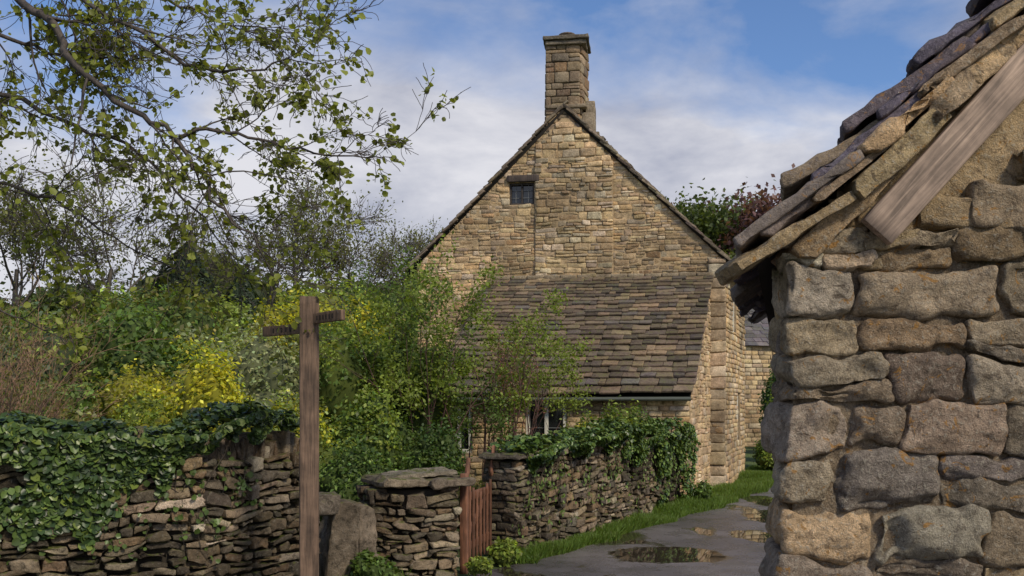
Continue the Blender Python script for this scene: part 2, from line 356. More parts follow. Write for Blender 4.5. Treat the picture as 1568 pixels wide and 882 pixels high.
mortar(mo,hp(0,0,0),HW,sclip,0,EZ,mc,0,NS,.1,(SW[2],SW[3],.9,2.0))
stonewall(st,hp(.0,.1,0),HW,NS,lambda z:[(a,b-.1) if b==LEN else (a,b) for a,b in sclip(z)],courses(0,.9,.09,.15,rs(8))+courses(.9,2.0,.09,.14,rs(9))+courses(2.0,SW[2],.09,.15,rs(9))+courses(SW[2],SW[3],.09,.14,rs(1))+courses(SW[3],EZ,.09,.14,rs(2)),.16,.4,.1,.022,T_LO,.02,.012,9,HP,HWt,.014,22,.02)
stonewall(st,hp(-.05,.0,0),HU,NG,lambda z:[(0,.36)],courses(0,4.72,.17,.3,rs(6)),.3,.4,.17,.05,T_MD,.02,.014,7,[(.45,.35,.22),(.38,.29,.19),(.5,.41,.29)],[1,1,1],.014,23,.005,.005,taper=.03,warp=(.02,2))
LEFTN=-NS
mortar(mo,hp(W,0,0),HW,lambda z:[(0,LEN)],0,EZ,mc,0,LEFTN)
mortar(mo,hp(0,LEN,0),HU,lambda z:gclip(z) if not (WIN[2]<=z<=WIN[3]) else [(gclip(z)[0][0],gclip(z)[-1][1])],0,AZ,mc,0,-NG,.1,(EZ,))
def bclip(z):
    if z<4.3: return []
    if z<EZ: a,b=2.24,3.87
    else:
        f=(z-EZ)/(AZ-EZ); a=max(2.24,f*AS+.12);b=min(3.87,W-f*(W-AS)-.12)
    return [(a,b)] if b-a>.1 else []
stonewall(st,hp(0,0,0)+NG*.04,HU,NG,bclip,[c for c in courses(4.32,AZ-.05,.10,.18,rs(15))],.12,.38,.12,.026,T_MD,.016,.022,9,HP[:3]+[HP[4],HP[6]],[3,4,2,2,2],.010,25,.015,.035,split=.5,warp=(.035,1.6),taper=.14,var=.22,patch=.6,rvar=.4)
mortar(mo,hp(0,0,0),HU,bclip,4.33,AZ-.1,mc,.047,NG,.1,(EZ,))
CH=(2.93,3.66,7.3,9.28); cd=.62
def chim(z): return [(0,CH[1]-CH[0])]
cc=courses(CH[2],CH[3],.13,.24,rs(33))
CP=[(.36,.265,.16),(.28,.205,.135),(.2,.16,.125),(.42,.33,.22),(.3,.19,.11)]
chv=[hp(CH[0]+.03,-.0,0),hp(CH[1]-.03,-.0,0),hp(CH[1]-.03,cd,0),hp(CH[0]+.03,cd,0)]
V=[v+np.array([0,0,CH[2]-.5]) for v in chv]+[v+np.array([0,0,CH[3]]) for v in chv]
mo.add(V,[(0,1,5,4),(1,2,6,5),(2,3,7,6),(3,0,4,7),(4,5,6,7)],(.25,.2,.13))
stonewall(st,hp(CH[0],0,0)+NG*.02,HU,NG,chim,cc,.2,.42,.1,.02,T_MD,.02,.014,8,CP,[2,2,1,1,1],.012,41,.004,.015,split=.3,taper=.1)
stonewall(st,hp(CH[0],0,0),HW,NS,lambda z:[(.02,cd)],cc,.2,.42,.1,.02,T_MD,.02,.014,8,CP,[2,2,1,1,1],.012,42,.004,.015,taper=.1)
stonewall(st,hp(CH[1],0,0),HW,-NS,lambda z:[(.02,cd)],cc,.25,.45,.1,.02,T_LO,.016,.01,8,CP,[2,2,1,1,1],.012,43,.004,.006)
A_H=np.array([nrm(HU),-NG,[0,0,1]])
mid=hp((CH[0]+CH[1])/2,cd/2,0)
blocks(st,[mid+[0,0,9.31],mid+[0,0,9.40]],[(.43,.40,.045),(.48,.45,.045)],A_H,T_HI,.02,.022,8,[(.2,.17,.13),(.14,.125,.10)],.03,.01,0,.5)
blocks(st,[mid+[0,0,7.98]],[(.44,.38,.04)],A_H,T_MD,.02,.015,8,[(.24,.19,.13)],.02,0)
blocks(st,[hp(2.84,.35,7.55),hp(2.80,.35,7.98)],[(.14,.3,.32),(.10,.26,.14)],A_H,T_MD,.03,.012,8,[(.26,.21,.15)],.03,.02)
mo.build('wall_mortar',M_MORT,cot,False); st.build('rubble_stonework',M_HOUSE,cot)
cp=Acc(); a=np.linspace(0,2*math.pi,17)[:-1]
prof=[(.14,0),(.15,.05),(.11,.07),(.10,.12),(.18,.13),(.18,.165),(.05,.18)]
V=[mid+np.array([math.cos(t)*r,math.sin(t)*r,9.44+z]) for r,z in prof for t in a]
F=[(i*16+j,i*16+(j+1)%16,(i+1)*16+(j+1)%16,(i+1)*16+j) for i in range(len(prof)-1) for j in range(16)]
cp.add(V,F,(.17,.13,.1)); cp.build('chimney_pot',M_SLATE,cot)
wi=Acc();fr=Acc();gl=Acc();li=Acc();frw=Acc()
def window(s0,s1,z0,z1,O,U,N,nv,nh,fac,gac,barac,dep=.10,fw=.035,two=True,fcol=(.06,.045,.035)):
    U=nrm(U);N=nrm(N);A=np.array([U,N,[0,0,1]]);O=np.array(O,float)
    c=O+U*(s0+s1)/2+np.array([0,0,(z0+z1)/2])-N*dep
    box(gac,c-N*.01,((s1-s0)/2+.02,.006,(z1-z0)/2+.02),A,(.02,.02,.02),.001)
    for s in ([s0+fw/2,s1-fw/2]+([(s0+s1)/2] if two else [])): box(fac,O+U*s+np.array([0,0,(z0+z1)/2])-N*(dep-.03),(fw/2,.03,(z1-z0)/2),A,fcol,.004)
    for z in (z0+fw/2,z1-fw/2): box(fac,O+U*(s0+s1)/2+np.array([0,0,z])-N*(dep-.032),((s1-s0)/2,.028,fw/2),A,fcol,.004)
    for k in range(1,nv): box(barac,O+U*(s0+(s1-s0)*k/nv)+np.array([0,0,(z0+z1)/2])-N*(dep-.012),(.005,.006,(z1-z0)/2-fw),A,(.3,.3,.3),.001)
    for k in range(1,nh): box(barac,O+U*(s0+s1)/2+np.array([0,0,z0+(z1-z0)*k/nh])-N*(dep-.014),((s1-s0)/2-fw,.006,.005),A,(.3,.3,.3),.001)
    for s,dd in ((s0,1),(s1,-1)): box(li,O+U*(s-dd*.012)+np.array([0,0,(z0+z1)/2])-N*.06,(.014,.06,(z1-z0)/2),A,(.3,.23,.15),.002)
    for z,dd in ((z0,1),(z1,-1)): box(li,O+U*(s0+s1)/2+np.array([0,0,z-dd*.012])-N*.06,((s1-s0)/2+.02,.061,.014),A,(.3,.23,.15),.002)
window(*WIN,hp(0,0,0),HU,NG,4,3,fr,gl,wi,.09,.04,True,(.05,.04,.035))
box(fr,hp(4.13,0,6.50)+NG*.02,(.34,.06,.07),A_H,(.07,.05,.04),.01)
window(SW[0],SW[1],SW[2],SW[3],hp(0,0,0),HW,NS,2,2,frw,gl,wi,.1,.05,True,(.3,.29,.25))
window(2.4,3.1,.9,2.0,hp(0,0,0),HW,NS,2,2,frw,gl,wi,.1,.05,True,(.3,.29,.25))
# roofs
SP=[(.165,.122,.09),(.215,.158,.107),(.115,.09,.072),(.27,.195,.12),(.14,.12,.105)]
def slates(acc,O,U,S,Ln,Lu,e0,e1,th,pal,w,seed,wmin=.16,wmax=.36,tm=T_LO,tilt=5,amp=.006,jit=.012,r=.006,gap=.006,sink=.10):
    rr=rs(seed);O=np.array(O,float);U=nrm(U);S=nrm(S);N=np.cross(U,S); N=N if N[2]>0 else -N
    a=math.radians(-tilt); S2=nrm(S*math.cos(a)+N*math.sin(a));N2=np.cross(U,S2);N2=N2 if N2[2]>0 else -N2
    C=[];H=[];y=0
    while y<Ln:
        e=e0+(e1-e0)*y/Ln; x=-rr.uniform(0,.03); wob=rr.rand()*50
        while x<Lu:
            l=rr.uniform(wmin,wmax)
            if x+l>Lu-.07: l=Lu-x+rr.uniform(0,.03)
            sl=e*1.9; sag=.07*(vnoise(np.array([x*.7,y*.7,seed]))-.5); ww=.03*(vnoise(np.array([x*1.5,wob,seed]))-.5)
            C.append(O+U*(x+l/2)+S*(y+sl/2+rr.normal(0,jit)+ww)+N2*(th*.5+sag+rr.uniform(0,.016)+e*sink)); H.append((l/2-gap/2,sl/2,th*rr.uniform(.35,.62))); x+=l
        y+=e*rr.uniform(.86,1.14)
    blocks(acc,C,H,np.array([U,S2,N2]),tm,r,amp,11,palette(len(C),pal,w,rr,.36),.06,.024,seed)
ro=Acc();rb=Acc()
for sgn in (0,1):
    if sgn==0: e=hp(0,0,EZ)-HU*.24; ap=hp(AS,0,AZ)
    else: e=hp(W,0,EZ)+HU*.24; ap=hp(AS,0,AZ)
    e[2]=EZ-.18; ap=ap.copy(); ap[2]=AZ+.03
    S=ap-e; Ln=np.linalg.norm(S); S=nrm(S); U=HW; O=e-HW*.10
    a0=e-HW*.06;a1=e+HW*(LEN+.1);b1=ap+HW*(LEN+.1);b0=ap-HW*.06
    t=np.array([0,0,-.07])
    rb.add([a0,a1,b1,b0,a0+t,a1+t,b1+t,b0+t],[(0,1,2,3),(4,5,6,7),(0,1,5,4),(1,2,6,5),(2,3,7,6),(3,0,4,7)],(.06,.05,.045))
    slates(ro,O,U,S,Ln-.1,LEN+.2,.24,.15,.045,[(.24,.19,.14),(.18,.14,.11),(.3,.24,.16)],[2,2,1],60+sgn,.2,.4,T_MD,6,.016,.03)
blocks(ro,[hp(AS,.05+.4*k+.2+.5,AZ+.1) for k in range(9)],[(.14,.2,.05)]*9,A_H,T_LO,.03,.01,8,[(.2,.17,.13)],.02,.02)
# lean-to
LT0,LT1,LD,LZ0,LZ1=.27,4.78,2.6,1.98,4.36
def lp(s,t,z): return hp(s,-t,z)
L0=lp(LT0,LD,0)
LWIN=[(2.2,2.95,.80,1.84),(3.95,4.45,.85,1.75)]
def lclip(z):
    iv=[(0,LT1-LT0)]
    for a,b,c,d in LWIN:
        if c-.001<z<d+.001:
            n=[]
            for p,q in iv:
                if p<a and b<q: n+=[(p,a),(b,q)]
                else: n.append((p,q))
            iv=n
    return iv
ls=Acc();lm=Acc()
mortar(lm,L0,HU,lclip,0,LZ0,mc,0,NG,.1,(.80,.85,1.75,1.84))
stonewall(ls,L0,HU,NG,lclip,courses(0,.80,.08,.14,rs(5))+courses(.80,1.84,.08,.13,rs(6))+courses(1.84,LZ0,.08,.1,rs(7)),.16,.38,.1,.022,T_MD,.018,.014,9,HP,HWt,.012,51,.012,.03,taper=.12,patch=.3)
def lsc(z):
    if z<LZ0: return [(0,LD)]
    f=(z-LZ0)/(LZ1-LZ0); return [(f*LD,LD)] if f<.98 else []
LPAL=[(.57,.41,.225),(.5,.355,.21),(.62,.49,.33),(.42,.29,.17)]
mortar(lm,L0,HW,lsc,0,LZ1-.06,(.5,.365,.21),.004,NS,.1,(LZ0,))
stonewall(ls,L0+HW*.06,HW,NS,lambda z:[(a,b-.1) for a,b in lsc(z) if b-a>.2],courses(0,LZ1-.2,.09,.17,rs(12)),.13,.34,.1,.018,T_MD,.018,.016,9,LPAL,[2,2,1,1],.012,52,.015,.03,split=.5,taper=.14,warp=(.03,1.6),patch=.2)
mortar(lm,lp(LT1,LD,0),HW,lsc,0,LZ1-.06,mc,0,-NS,.1,(LZ0,))
lm.build('leanto_mortar',M_MORT,cot,False); ls.build('leanto_stonework',M_HOUSE,cot)
for a,b,c,d in LWIN: window(a,b,c,d,L0,HU,NG,1,2,frw,gl,wi,.08,.07,True,(.55,.53,.46))
e=lp(LT0-.06,LD+.16,LZ0-.12); S=lp(LT0-.06,0,LZ1)-e; Ln=np.linalg.norm(S);S=nrm(S);LU=LT1-LT0+.14
t=np.array([0,0,-.05]); a0=e+HU*.03;a1=e+HU*(LU-.03);b1=a1+S*Ln;b0=a0+S*Ln
rb.add([a0,a1,b1,b0,a0+t,a1+t,b1+t,b0+t],[(0,1,2,3),(4,5,6,7),(0,1,5,4),(1,2,6,5),(2,3,7,6),(3,0,4,7)],(.06,.05,.045))
slates(ro,e,HU,S,Ln-.16,LU,.19,.105,.042,SP,[3,3,2,1.4,1.2],71,.12,.40,T_MD,15,.014,.013,.006,.002,.20)
ro.build('stone_slates',M_SLATE,cot,False); rb.build('roof_boarding',M_DARK,cot,False)
blk=Acc(); blocks(blk,[lp(LT0+.1+.35*k,.03,LZ1+.05) for k in range(13)],[(.17,.05,.04)]*13,A_H,T_LO,.02,.012,8,[(.3,.24,.16)],.02,.02); blk.build('leanto_flashing_stones',M_HOUSE,cot)
g=Acc(); tubes(g,[(np.array([lp(LT0-.05,LD+.2,LZ0-.13),lp(2,LD+.2,LZ0-.135),lp(LT1+.05,LD+.2,LZ0-.14)]),np.array([.04]*3))],8,(.1,.1,.1)); g.build('gutter',M_GUT,cot)
fr.build('window_frames',M_WOOD,cot,False); frw.build('painted_window_frames',M_WHITE,cot,False); gl.build('window_glass',M_GLASS,cot,False); wi.build('window_bars',M_IRON,cot,False); li.build('window_reveals',M_MORT,cot,False)
# ---------------------------------------------------------------- distant cottage
dc=empty('distant_cottage'); a=Acc();b_=Acc()
O=np.array([8.6,36,0.]);U=nrm([1,.25,0]);N=np.array([U[1],-U[0],0])
mortar(a,O,U,lambda z:[(0,9)],-.5,4.1,(.3,.24,.16),0,N)
stonewall(a,O,U,N,lambda z:[(0,5)],courses(0,4.1,.14,.22,rs(3)),.25,.5,.1,.03,T_LO,.02,0,9,HP,HWt,.02,61,.01)
Bk=np.array([-U[1],U[0],0]); mortar(a,O,Bk,lambda z:[(0,5)],-.5,4.1,(.3,.24,.16),0,-U); rt=O+Bk*2.5+[0,0,6.1]
a.add([O+[0,0,4.1],O+Bk*5+[0,0,4.1],rt,rt],[(0,1,2,3)],(.3,.24,.16))
a.build('walls',M_HOUSE,dc,False)
e=O+N*.2-U*.15+[0,0,3.95]; S=rt-U*.15-e
slates(b_,e,U,S,np.linalg.norm(S),9.2,.28,.2,.04,[(.15,.135,.15),(.19,.165,.17),(.12,.115,.125)],[1,1,1],62,.3,.5)
e2=O+Bk*5.2-U*.15+[0,0,3.95]; b_.add([e2,e2+U*9.2,rt+U*9.05,rt-U*.15],[(0,1,2,3)],(.12,.11,.11))
b_.build('roof',M_SLATE,dc,False)
# ---------------------------------------------------------------- barn (foreground)
barn=empty('stone_barn'); B0=np.array([1.035,3.5,0.]); BU=np.array([1.,0,0]);BW=nrm([.285,.958,0]);BN=np.array([0,-1.,0]);BS=np.array([-BW[1],BW[0],0.])
tops=[2.47,2.32,2.12,1.97,1.80,1.60,1.40,1.20,.95,.7,.5,.3,0]
bc=[(tops[i+1],tops[i]) for i in range(len(tops)-1)][::-1]
BP=[(.39,.30,.205),(.47,.37,.255),(.30,.24,.18),(.52,.435,.325),(.45,.325,.19),(.25,.205,.17)];BWt=[3,2.6,2,1.6,2.3,1.1]
bs=Acc();bm=Acc()
stonewall(bs,B0,BU,BN,lambda z:[(0,2.6)],bc,.18,.42,.16,.022,T_XH,.036,.038,9,BP,BWt,.000,78,.02,.035,chip=1.0,taper=.18,var=.22,split=.24,warp=(.08,3.0),patch=.5,rvar=.5)
def upcl(z):
    x=(z-2.47)/1.02+.60
    return [(x,2.6)] if x<2.4 else []
stonewall(bs,B0,BU,BN,upcl,courses(2.48,4.2,.16,.26,rs(2)),.25,.46,.15,.035,T_XH,.035,.032,9,[(.5,.385,.24),(.43,.335,.22),(.55,.45,.31)],[2,1,1],.005,81,.02,.08,chip=.9,taper=.2,warp=(.06,3.2),split=.2,rvar=.5)
roughsheet(bm,B0+BU*.045-BN*.014,BU,BN,2.55,0,2.44,(.27,.205,.135),.022,.018,8)
roughsheet(bm,B0+BU*.035-BN*.03,BU,BN,2.55,2.40,4.6,(.46,.34,.2),.03,.04,5,lambda u,z:u>(z-2.40)/1.02-.02)
mortar(bm,B0+BU*.05+BW*.05,BW,lambda z:[(0,3)],0,2.45,(.2,.16,.12),-.03,BS)
stonewall(bs,B0+BW*.2,BW,BS,lambda z:[(0,2.8)],bc,.2,.4,.12,.015,T_MD,.028,.014,9,BP,BWt,.016,79,.015,.02)
bs.build('rubble_wall',M_BARN,barn)
sl=nrm(np.array([1,0,1.015])); sn=nrm(np.array([-1.015,0,1.]))
V0=np.array([.90,3.42,2.31])
inf=Acc(); rr=rs(5)
TAN=[(.54,.39,.215),(.46,.34,.2),(.59,.46,.28),(.39,.29,.18)]
for lay in range(2):
    C=[];H=[]
    n=9-lay
    for k in range(n):
        s=.12+lay*.16+k*.31+rr.uniform(-.05,.05); C.append(V0+sl*(s+.1)+sn*(-.030-lay*.07+rr.uniform(-.012,.012))+np.array([0,.13+lay*.04+rr.uniform(-.05,.04),0])); H.append((rr.uniform(.20,.27),.16,rr.uniform(.020,.030)+lay*.02))
    an=[.16,.05][lay]
    blocks(inf,C,H,np.array([nrm(sl-sn*an),[0,1,0],nrm(sn+sl*an)]),T_XH,.008,.026,8,palette(n,TAN,[2,1,1,1],rr),.3,.07,3+lay,1.1)
C=[np.array([1.24,3.60,2.43]),np.array([1.36,3.58,2.37]),np.array([1.32,3.6,2.50]),np.array([1.47,3.6,2.5]),np.array([1.44,3.55,2.41]),np.array([1.75,3.56,2.52])];H=[(.15,.12,.04),(.06,.1,.07),(.12,.1,.04),(.14,.1,.05),(.12,.1,.035),(.2,.1,.06)]
blocks(inf,C,H,np.eye(3),T_HI,.02,.022,10,palette(6,TAN,[1,1,1,.5],rr),.2,.12,6,.9)
inf.build('gable_infill',M_BARN,barn)
bm.build('wall_mortar',M_BARN,barn)
vs=Acc(); rr=rs(8)
ntil=math.radians(11); S2=nrm(sl*math.cos(ntil)-sn*math.sin(ntil)); N2=nrm(np.cross(S2,np.array([0,1.,0]))); N2=N2 if N2[2]>0 else -N2
Y=[]
for row in range(8):
    y=3.42; first=True
    while y<6.6:
        l=rr.uniform(.24,.46); jj=rr.uniform(-.03,.03); s=row*.33+jj+rr.uniform(-.03,.03)
        for lay in (0,1):
            c=V0+sl*(s+.24+lay*.11+rr.uniform(-.02,.02))+sn*(.060+rr.uniform(-.006,.008)-lay*.040)+BW*((y-3.42)/BW[1]+l/2)+np.array([0,(rr.uniform(-.04,.04) if first else 0),0])
            Y.append((c,(.29,l/2-.004,.018+rr.uniform(0,.011))))
        y+=l*.958; first=False
blocks(vs,[a for a,b in Y],[b for a,b in Y],np.array([S2,BW,N2]),T_HI,.009,.022,11,palette(len(Y),[(.18,.15,.16),(.13,.115,.145),(.25,.205,.17),(.36,.28,.19)],[2,3,1.5,1.2],rr,.25),.12,.04,9,1.3)
vs.build('stone_slates',M_BSLATE,barn)
rbm=Acc(); a0=V0+sl*.05-sn*.03+[0,.14,0]; a1=a0+BW*3.0; t=sl*2.6
rbm.add([a0,a1,a1+t,a0+t],[(0,1,2,3)],(.05,.04,.03)); rbm.build('roof_boarding',M_DARK,barn,False)
pk=Acc(); c0=np.array([1.365,3.425,2.435]); ln=1.25; sp=nrm(np.array([1,0,1.10])); npn=nrm(np.array([-1.10,0,1]))
blocks(pk,[c0+sp*ln],[(ln,.022,.070)],np.array([sp,[0,1,0],npn]),T_HI,.005,.003,8,[(.37,.27,.20)],.0,0)
pk.build('rafter_board',M_PLANK,barn)
kn=Acc()
for d in (.42,.13,.78): 
    c=c0+sp*(d*1.0)+npn*.005+np.array([0,-.0255,0]); a=np.linspace(0,2*math.pi,13)[:-1]
    V=[c+np.array([math.cos(t)*.011,0,math.sin(t)*.009]) for t in a]+[c+np.array([0,-.002,0])]
    kn.add(V,[(i,(i+1)%12,12,12) for i in range(12)],(.03,.025,.02))
kn.build('nail_holes',M_DARK,barn,False)
# ---------------------------------------------------------------- garden walls
DP=[(.17,.13,.085),(.225,.17,.11),(.11,.09,.065),(.30,.24,.165),(.19,.13,.075),(.36,.30,.22)];DW=[3,3,2.8,1.3,2,.7]
def drywall(parent,path,h,seed,thick=.4,tm=T_MD,cop=True,ends=True):
    st=Acc();co=Acc()
    for i,(a,b) in enumerate(zip(path[:-1],path[1:])):
        a=np.array([*a,0.]);b=np.array([*b,0.]);U=nrm(b-a);L=np.linalg.norm(b-a);N=np.array([U[1],-U[0],0]); hh=h[i]
        stonewall(st,a,U,N,lambda z:[(-.03,L+.03)],courses(0,hh,.045,.13,rs(seed+i)),.08,.32,.1,.05,tm,.012,.034,11,DP,DW,.012,seed+i,.045,.10,chip=.7,taper=.35,var=.36,split=.55,warp=(.08,2.2),patch=1.0,rvar=.5)
        stonewall(st,b-N*thick,-U,-N,lambda z:[(0,L)],courses(0,hh,.08,.14,rs(seed+i+50)),.15,.35,.1,.03,T_LO,.014,.01,14,DP,DW,.010,seed+i+50,.02,.03)
        c=(a+b)/2-N*thick/2+[0,0,hh/2-.02]; box(co,c,(L/2,thick/2-.05,hh/2),np.array([U,N,[0,0,1]]),(.035,.028,.02),.01)
        if ends:
            for q,s in ((a,-1),(b,1)):
                O=q if s>0 else q-N*thick
                stonewall(st,O,-N*s,U*s,lambda z:[(0,thick)],courses(0,hh,.05,.12,rs(seed+i+90)),.12,.3,.1,.03,tm,.014,.02,12,DP,DW,.010,seed+i+9,.01,.05,chip=.5,taper=.2,warp=(.03,2.2))
        if cop:
            rr=rs(seed+i+3); x=0;C=[];H=[]
            while x<L:
                w=rr.uniform(.03,.08);hgt=rr.uniform(.06,.15); C.append(a+U*(x+w/2)-N*thick/2+[0,0,hh+hgt*.7]);H.append((w/2,thick*rr.uniform(.3,.48),hgt)); x+=w*.95
            blocks(st,C,H,np.array([U,N,[0,0,1]]),T_MD,.010,.02,11,palette(len(C),DP,DW,rr),.25,.22,seed,.7)
    st.build('stones',M_DRY,parent); co.build('wall_core',M_CORE,parent,False)
lw=empty('drystone_wall'); LP=[(-7.5,6.1),(-3.9,6.8),(-2.55,7.5),(-1.85,8.45)]
drywall(lw,LP,[1.36,1.34,1.30],101)
A2=np.array([nrm([1,.55,0]),nrm([-.55,1,0]),[0,0,1]])
st=Acc(); blocks(st,[(-1.64,8.80,.40),(-1.42,8.94,.36),(-1.80,8.64,.84),(-1.62,9.2,.40)],[(.15,.08,.44),(.10,.07,.44),(.15,.12,.10),(.3,.16,.40)],A2,T_XH,.02,.035,7,[(.21,.165,.12),(.26,.205,.15),(.17,.14,.11),(.2,.16,.12)],.3,.10,5,.7)
st.build('upright_boulders',M_DRY,lw)
gp=empty('gate_pier'); drywall(gp,[(-1.42,9.05),(-.58,9.3)],[.93],131,thick=.62,cop=False)
st=Acc(); blocks(st,[(-1.17,9.42,.985),(-.75,9.55,.975),(-1.0,9.55,1.05)],[(.30,.36,.045),(.24,.34,.04),(.36,.26,.03)],A2,T_XH,.02,.034,6,[(.30,.24,.17),(.24,.19,.14),(.34,.29,.22)],.2,.03,8,.9); st.build('cap_slabs',M_DRY,gp)
rw=empty('garden_wall'); RP=[(.06,10.45),(1.15,12.35),(2.05,14.2),(2.95,16.1)]
drywall(rw,RP,[1.13,1.13,1.1],151,thick=.42,cop=False)
st=Acc(); rr=rs(9); C=[];H=[]
for a,b in zip(RP[:-1],RP[1:]):
    a=np.array([*a,0.]);b=np.array([*b,0.]);L=np.linalg.norm(b-a);U=nrm(b-a);N=np.array([U[1],-U[0],0]);x=.1
    while x<L: C.append(a+U*x-N*.2+[0,0,1.17+rr.uniform(0,.03)]);H.append((.2,.27,.035)); x+=.36
blocks(st,C,H,np.array([U,N,[0,0,1]]),T_HI,.02,.028,7,palette(len(C),DP,DW,rr),.1,.06,8,.6); st.build('cap_slabs',M_DRY,rw)
gt=empty('wooden_gate'); ga_=Acc(); g0=np.array([-.50,9.55,0]);g1=np.array([-.20,10.75,0.]); GU=nrm(g1-g0);GN=np.array([GU[1],-GU[0],0]);GA=np.array([GU,GN,[0,0,1]]);GL=np.linalg.norm(g1-g0)
gc=(.20,.088,.048)
for k in range(9): 
    s=.06+(GL-.12)*k/8; hgt=.72+.14*abs(k/8-.5)*2; box(ga_,g0+GU*s+[0,0,.08+hgt/2],(.022,.011,hgt/2),GA,np.array(gc)*R.uniform(.6,1.2),.004)
for z in (.25,.78): box(ga_,g0+GU*GL/2+GN*-.028+[0,0,z],(GL/2,.016,.045),GA,gc,.004)
for s,hh in ((0.0,1.05),(GL,1.1)): box(ga_,g0+GU*s+[0,0,hh/2],(.04,.04,hh/2),GA,np.array(gc)*1.1,.01)
dA=nrm(GU*.9+np.array([0,0,.45])); box(ga_,g0+GU*GL/2-GN*.05+[0,0,.52],(GL*.5,.012,.035),np.array([dA,GN,np.cross(dA,GN)]),gc,.004)
tubes(ga_,[(np.array([g0+[0,0,.8],g0+GU*.12+[0,0,1.08],g0+GU*.16+[0,0,1.2]]),np.array([.03,.03,.025])),(np.array([g1+[0,0,.8],g1-GU*.2+[0,0,1.0],g1-GU*.05+[0,0,1.28]]),np.array([.03,.03,.025]))],6,gc)
ga_.build('gate_leaf',M_WOOD,gt)
# ---------------------------------------------------------------- signpost
sg=empty('signpost'); a=Acc(); pc=(.16,.103,.068); PX=np.array([-1.555,7.0,0.]); th=math.radians(14); PA=np.array([[math.cos(th),math.sin(th),0],[-math.sin(th),math.cos(th),0],[0,0,1.]])
blocks(a,[PX+[0,0,1.3]],[(.072,.072,1.3)],PA,T_HI,.008,.004,6,[pc],.0,0)
for d,ln,zz in ((nrm([-.84,.52,-.02]),.42,2.365),(nrm([.72,-.66,0.02]),.36,2.43)):
    nn=nrm(np.cross(d,[0,0,1]));vv=np.cross(nn,d); c=PX+[0,0,zz]+d*(ln/2+.05)
    blocks(a,[c],[(ln/2+.02,.018,.040)],np.array([d,nn,vv]),T_MD,.005,.002,8,[np.array(pc)*1.15],.0,0)
    for k in range(6):
        for sd in (1,-1): box(a,c+d*(-.12+.045*k)*(ln/.42)+nn*.0185*sd,(.008,.0015,.018),np.array([d,nn,vv]),(.03,.02,.015),.0005)
a.build('oak_post',M_WOOD,sg)
# ---------------------------------------------------------------- ivy
def ivy(name,path,top,n,drop,seed,thick=.42,size=.062,bulge=.12,cols=((.05,.085,.022),(.078,.12,.03),(.033,.06,.02))):
    rr=rs(seed);ac=Acc();stm=Acc(); segs=[(np.array([*a,0.]),np.array([*b,0.])) for a,b in zip(path[:-1],path[1:])]
    Ls=np.array([np.linalg.norm(b-a) for a,b in segs]); tot=Ls.sum()
    s=rr.uniform(0,tot,n); cum=np.concatenate([[0],np.cumsum(Ls)]); idx=np.clip(np.searchsorted(cum,s)-1,0,len(segs)-1)
    P=np.zeros((n,3));keep=np.ones(n,bool)
    u=s-cum[idx]; SA=np.array([a for a,b in segs]);SU=np.array([nrm(b-a) for a,b in segs]);SN=np.stack([SU[:,1],-SU[:,0],SU[:,0]*0],1)
    dr=drop(s)*(.2+1.5*vnoise(np.stack([s*2.3,s*0+seed,s*0],1)))+.3*(vnoise(np.stack([s*9,s*0+seed,s*0],1))-.5)
    kind=rr.rand(n)
    tz=top+ (vnoise(np.stack([s*1.6,s*0+seed+9,s*0],1))-.3)*bulge*2.4+(vnoise(np.stack([s*6,s*0+seed+19,s*0],1))-.5)*.1
    front=kind<.70
    v=rr.rand(n)**1.25
    zf=tz-v*dr; off=.05+bulge*(1-v)**1.5*(.3+1.2*vnoise(np.stack([s*4,zf*4,s*0],1)))+rr.uniform(-.02,.05,n)
    P[front]=(SA[idx]+SU[idx]*u[:,None]+SN[idx]*off[:,None])[front]; P[front,2]=zf[front]
    w=rr.uniform(-.05,thick+.1,n); P[~front]=(SA[idx]+SU[idx]*u[:,None]-SN[idx]*w[:,None])[~front]; P[~front,2]=(tz+rr.uniform(-.04,.09,n))[~front]
    hole=vnoise(P*4); keep&=(drop(s)>.04)&(dr>.03)&~((hole<.36)&(v>.35)&front)
    Nn=np.where(front[:,None],SN[idx]*1.0+np.array([0,0,.45]),np.array([0,0,1.])+SN[idx]*.3)+rr.normal(size=(n,3))*.42
    ci=rr.randint(0,len(cols),n); cl=np.array(cols)[ci]*rr.uniform(.5,1.7,(n,1)); young=rr.rand(n)<.14; cl[young]=np.array((.15,.20,.04))*rr.uniform(.8,1.2,(young.sum(),1))
    leaves(ac,P[keep],Nn[keep],size*rr.uniform(.5,1.35,keep.sum()),cl[keep],1,rr,.85,1.0)
    for k in range(int(tot*9)):
        s0=rr.uniform(0,tot);i=max(min(int(np.searchsorted(cum,s0))-1,len(segs)-1),0)
        if drop(s0)<.1: continue
        L=rr.uniform(.3,1.05); q=SA[i]+SU[i]*(s0-cum[i])+SN[i]*.05; q=q+np.array([0,0,top-.05]); pts=[q]
        dx=rr.normal(0,.15)
        for j in range(8): dx+=rr.normal(0,.25); q=q+np.array([0,0,-L/8])+SU[i]*dx*L/8; pts.append(q)
        tubes(stm,[(np.array(pts),np.linspace(.006,.003,9))],3,(.08,.06,.04))
        m=rr.randint(6,20); pp=np.array(pts)[rr.randint(3,9,m)]+rr.normal(size=(m,3))*.035; 
        leaves(ac,pp,SN[i]+rr.normal(size=(m,3))*.3,size*rr.uniform(.5,1.,m),np.array(cols[1])*rr.uniform(.7,1.6,(m,1)),1,rr,.85,1)
    e=empty(name); ac.build('leaves',M_IVY,e,False); stm.build('stems',M_BARK,e); return e
ivy('ivy',LP,1.54,26000,lambda s:np.interp(s,[0,3.3,4.4,5.2,5.9,6.4],[.6,.60,.55,.45,.12,0.0]),3)
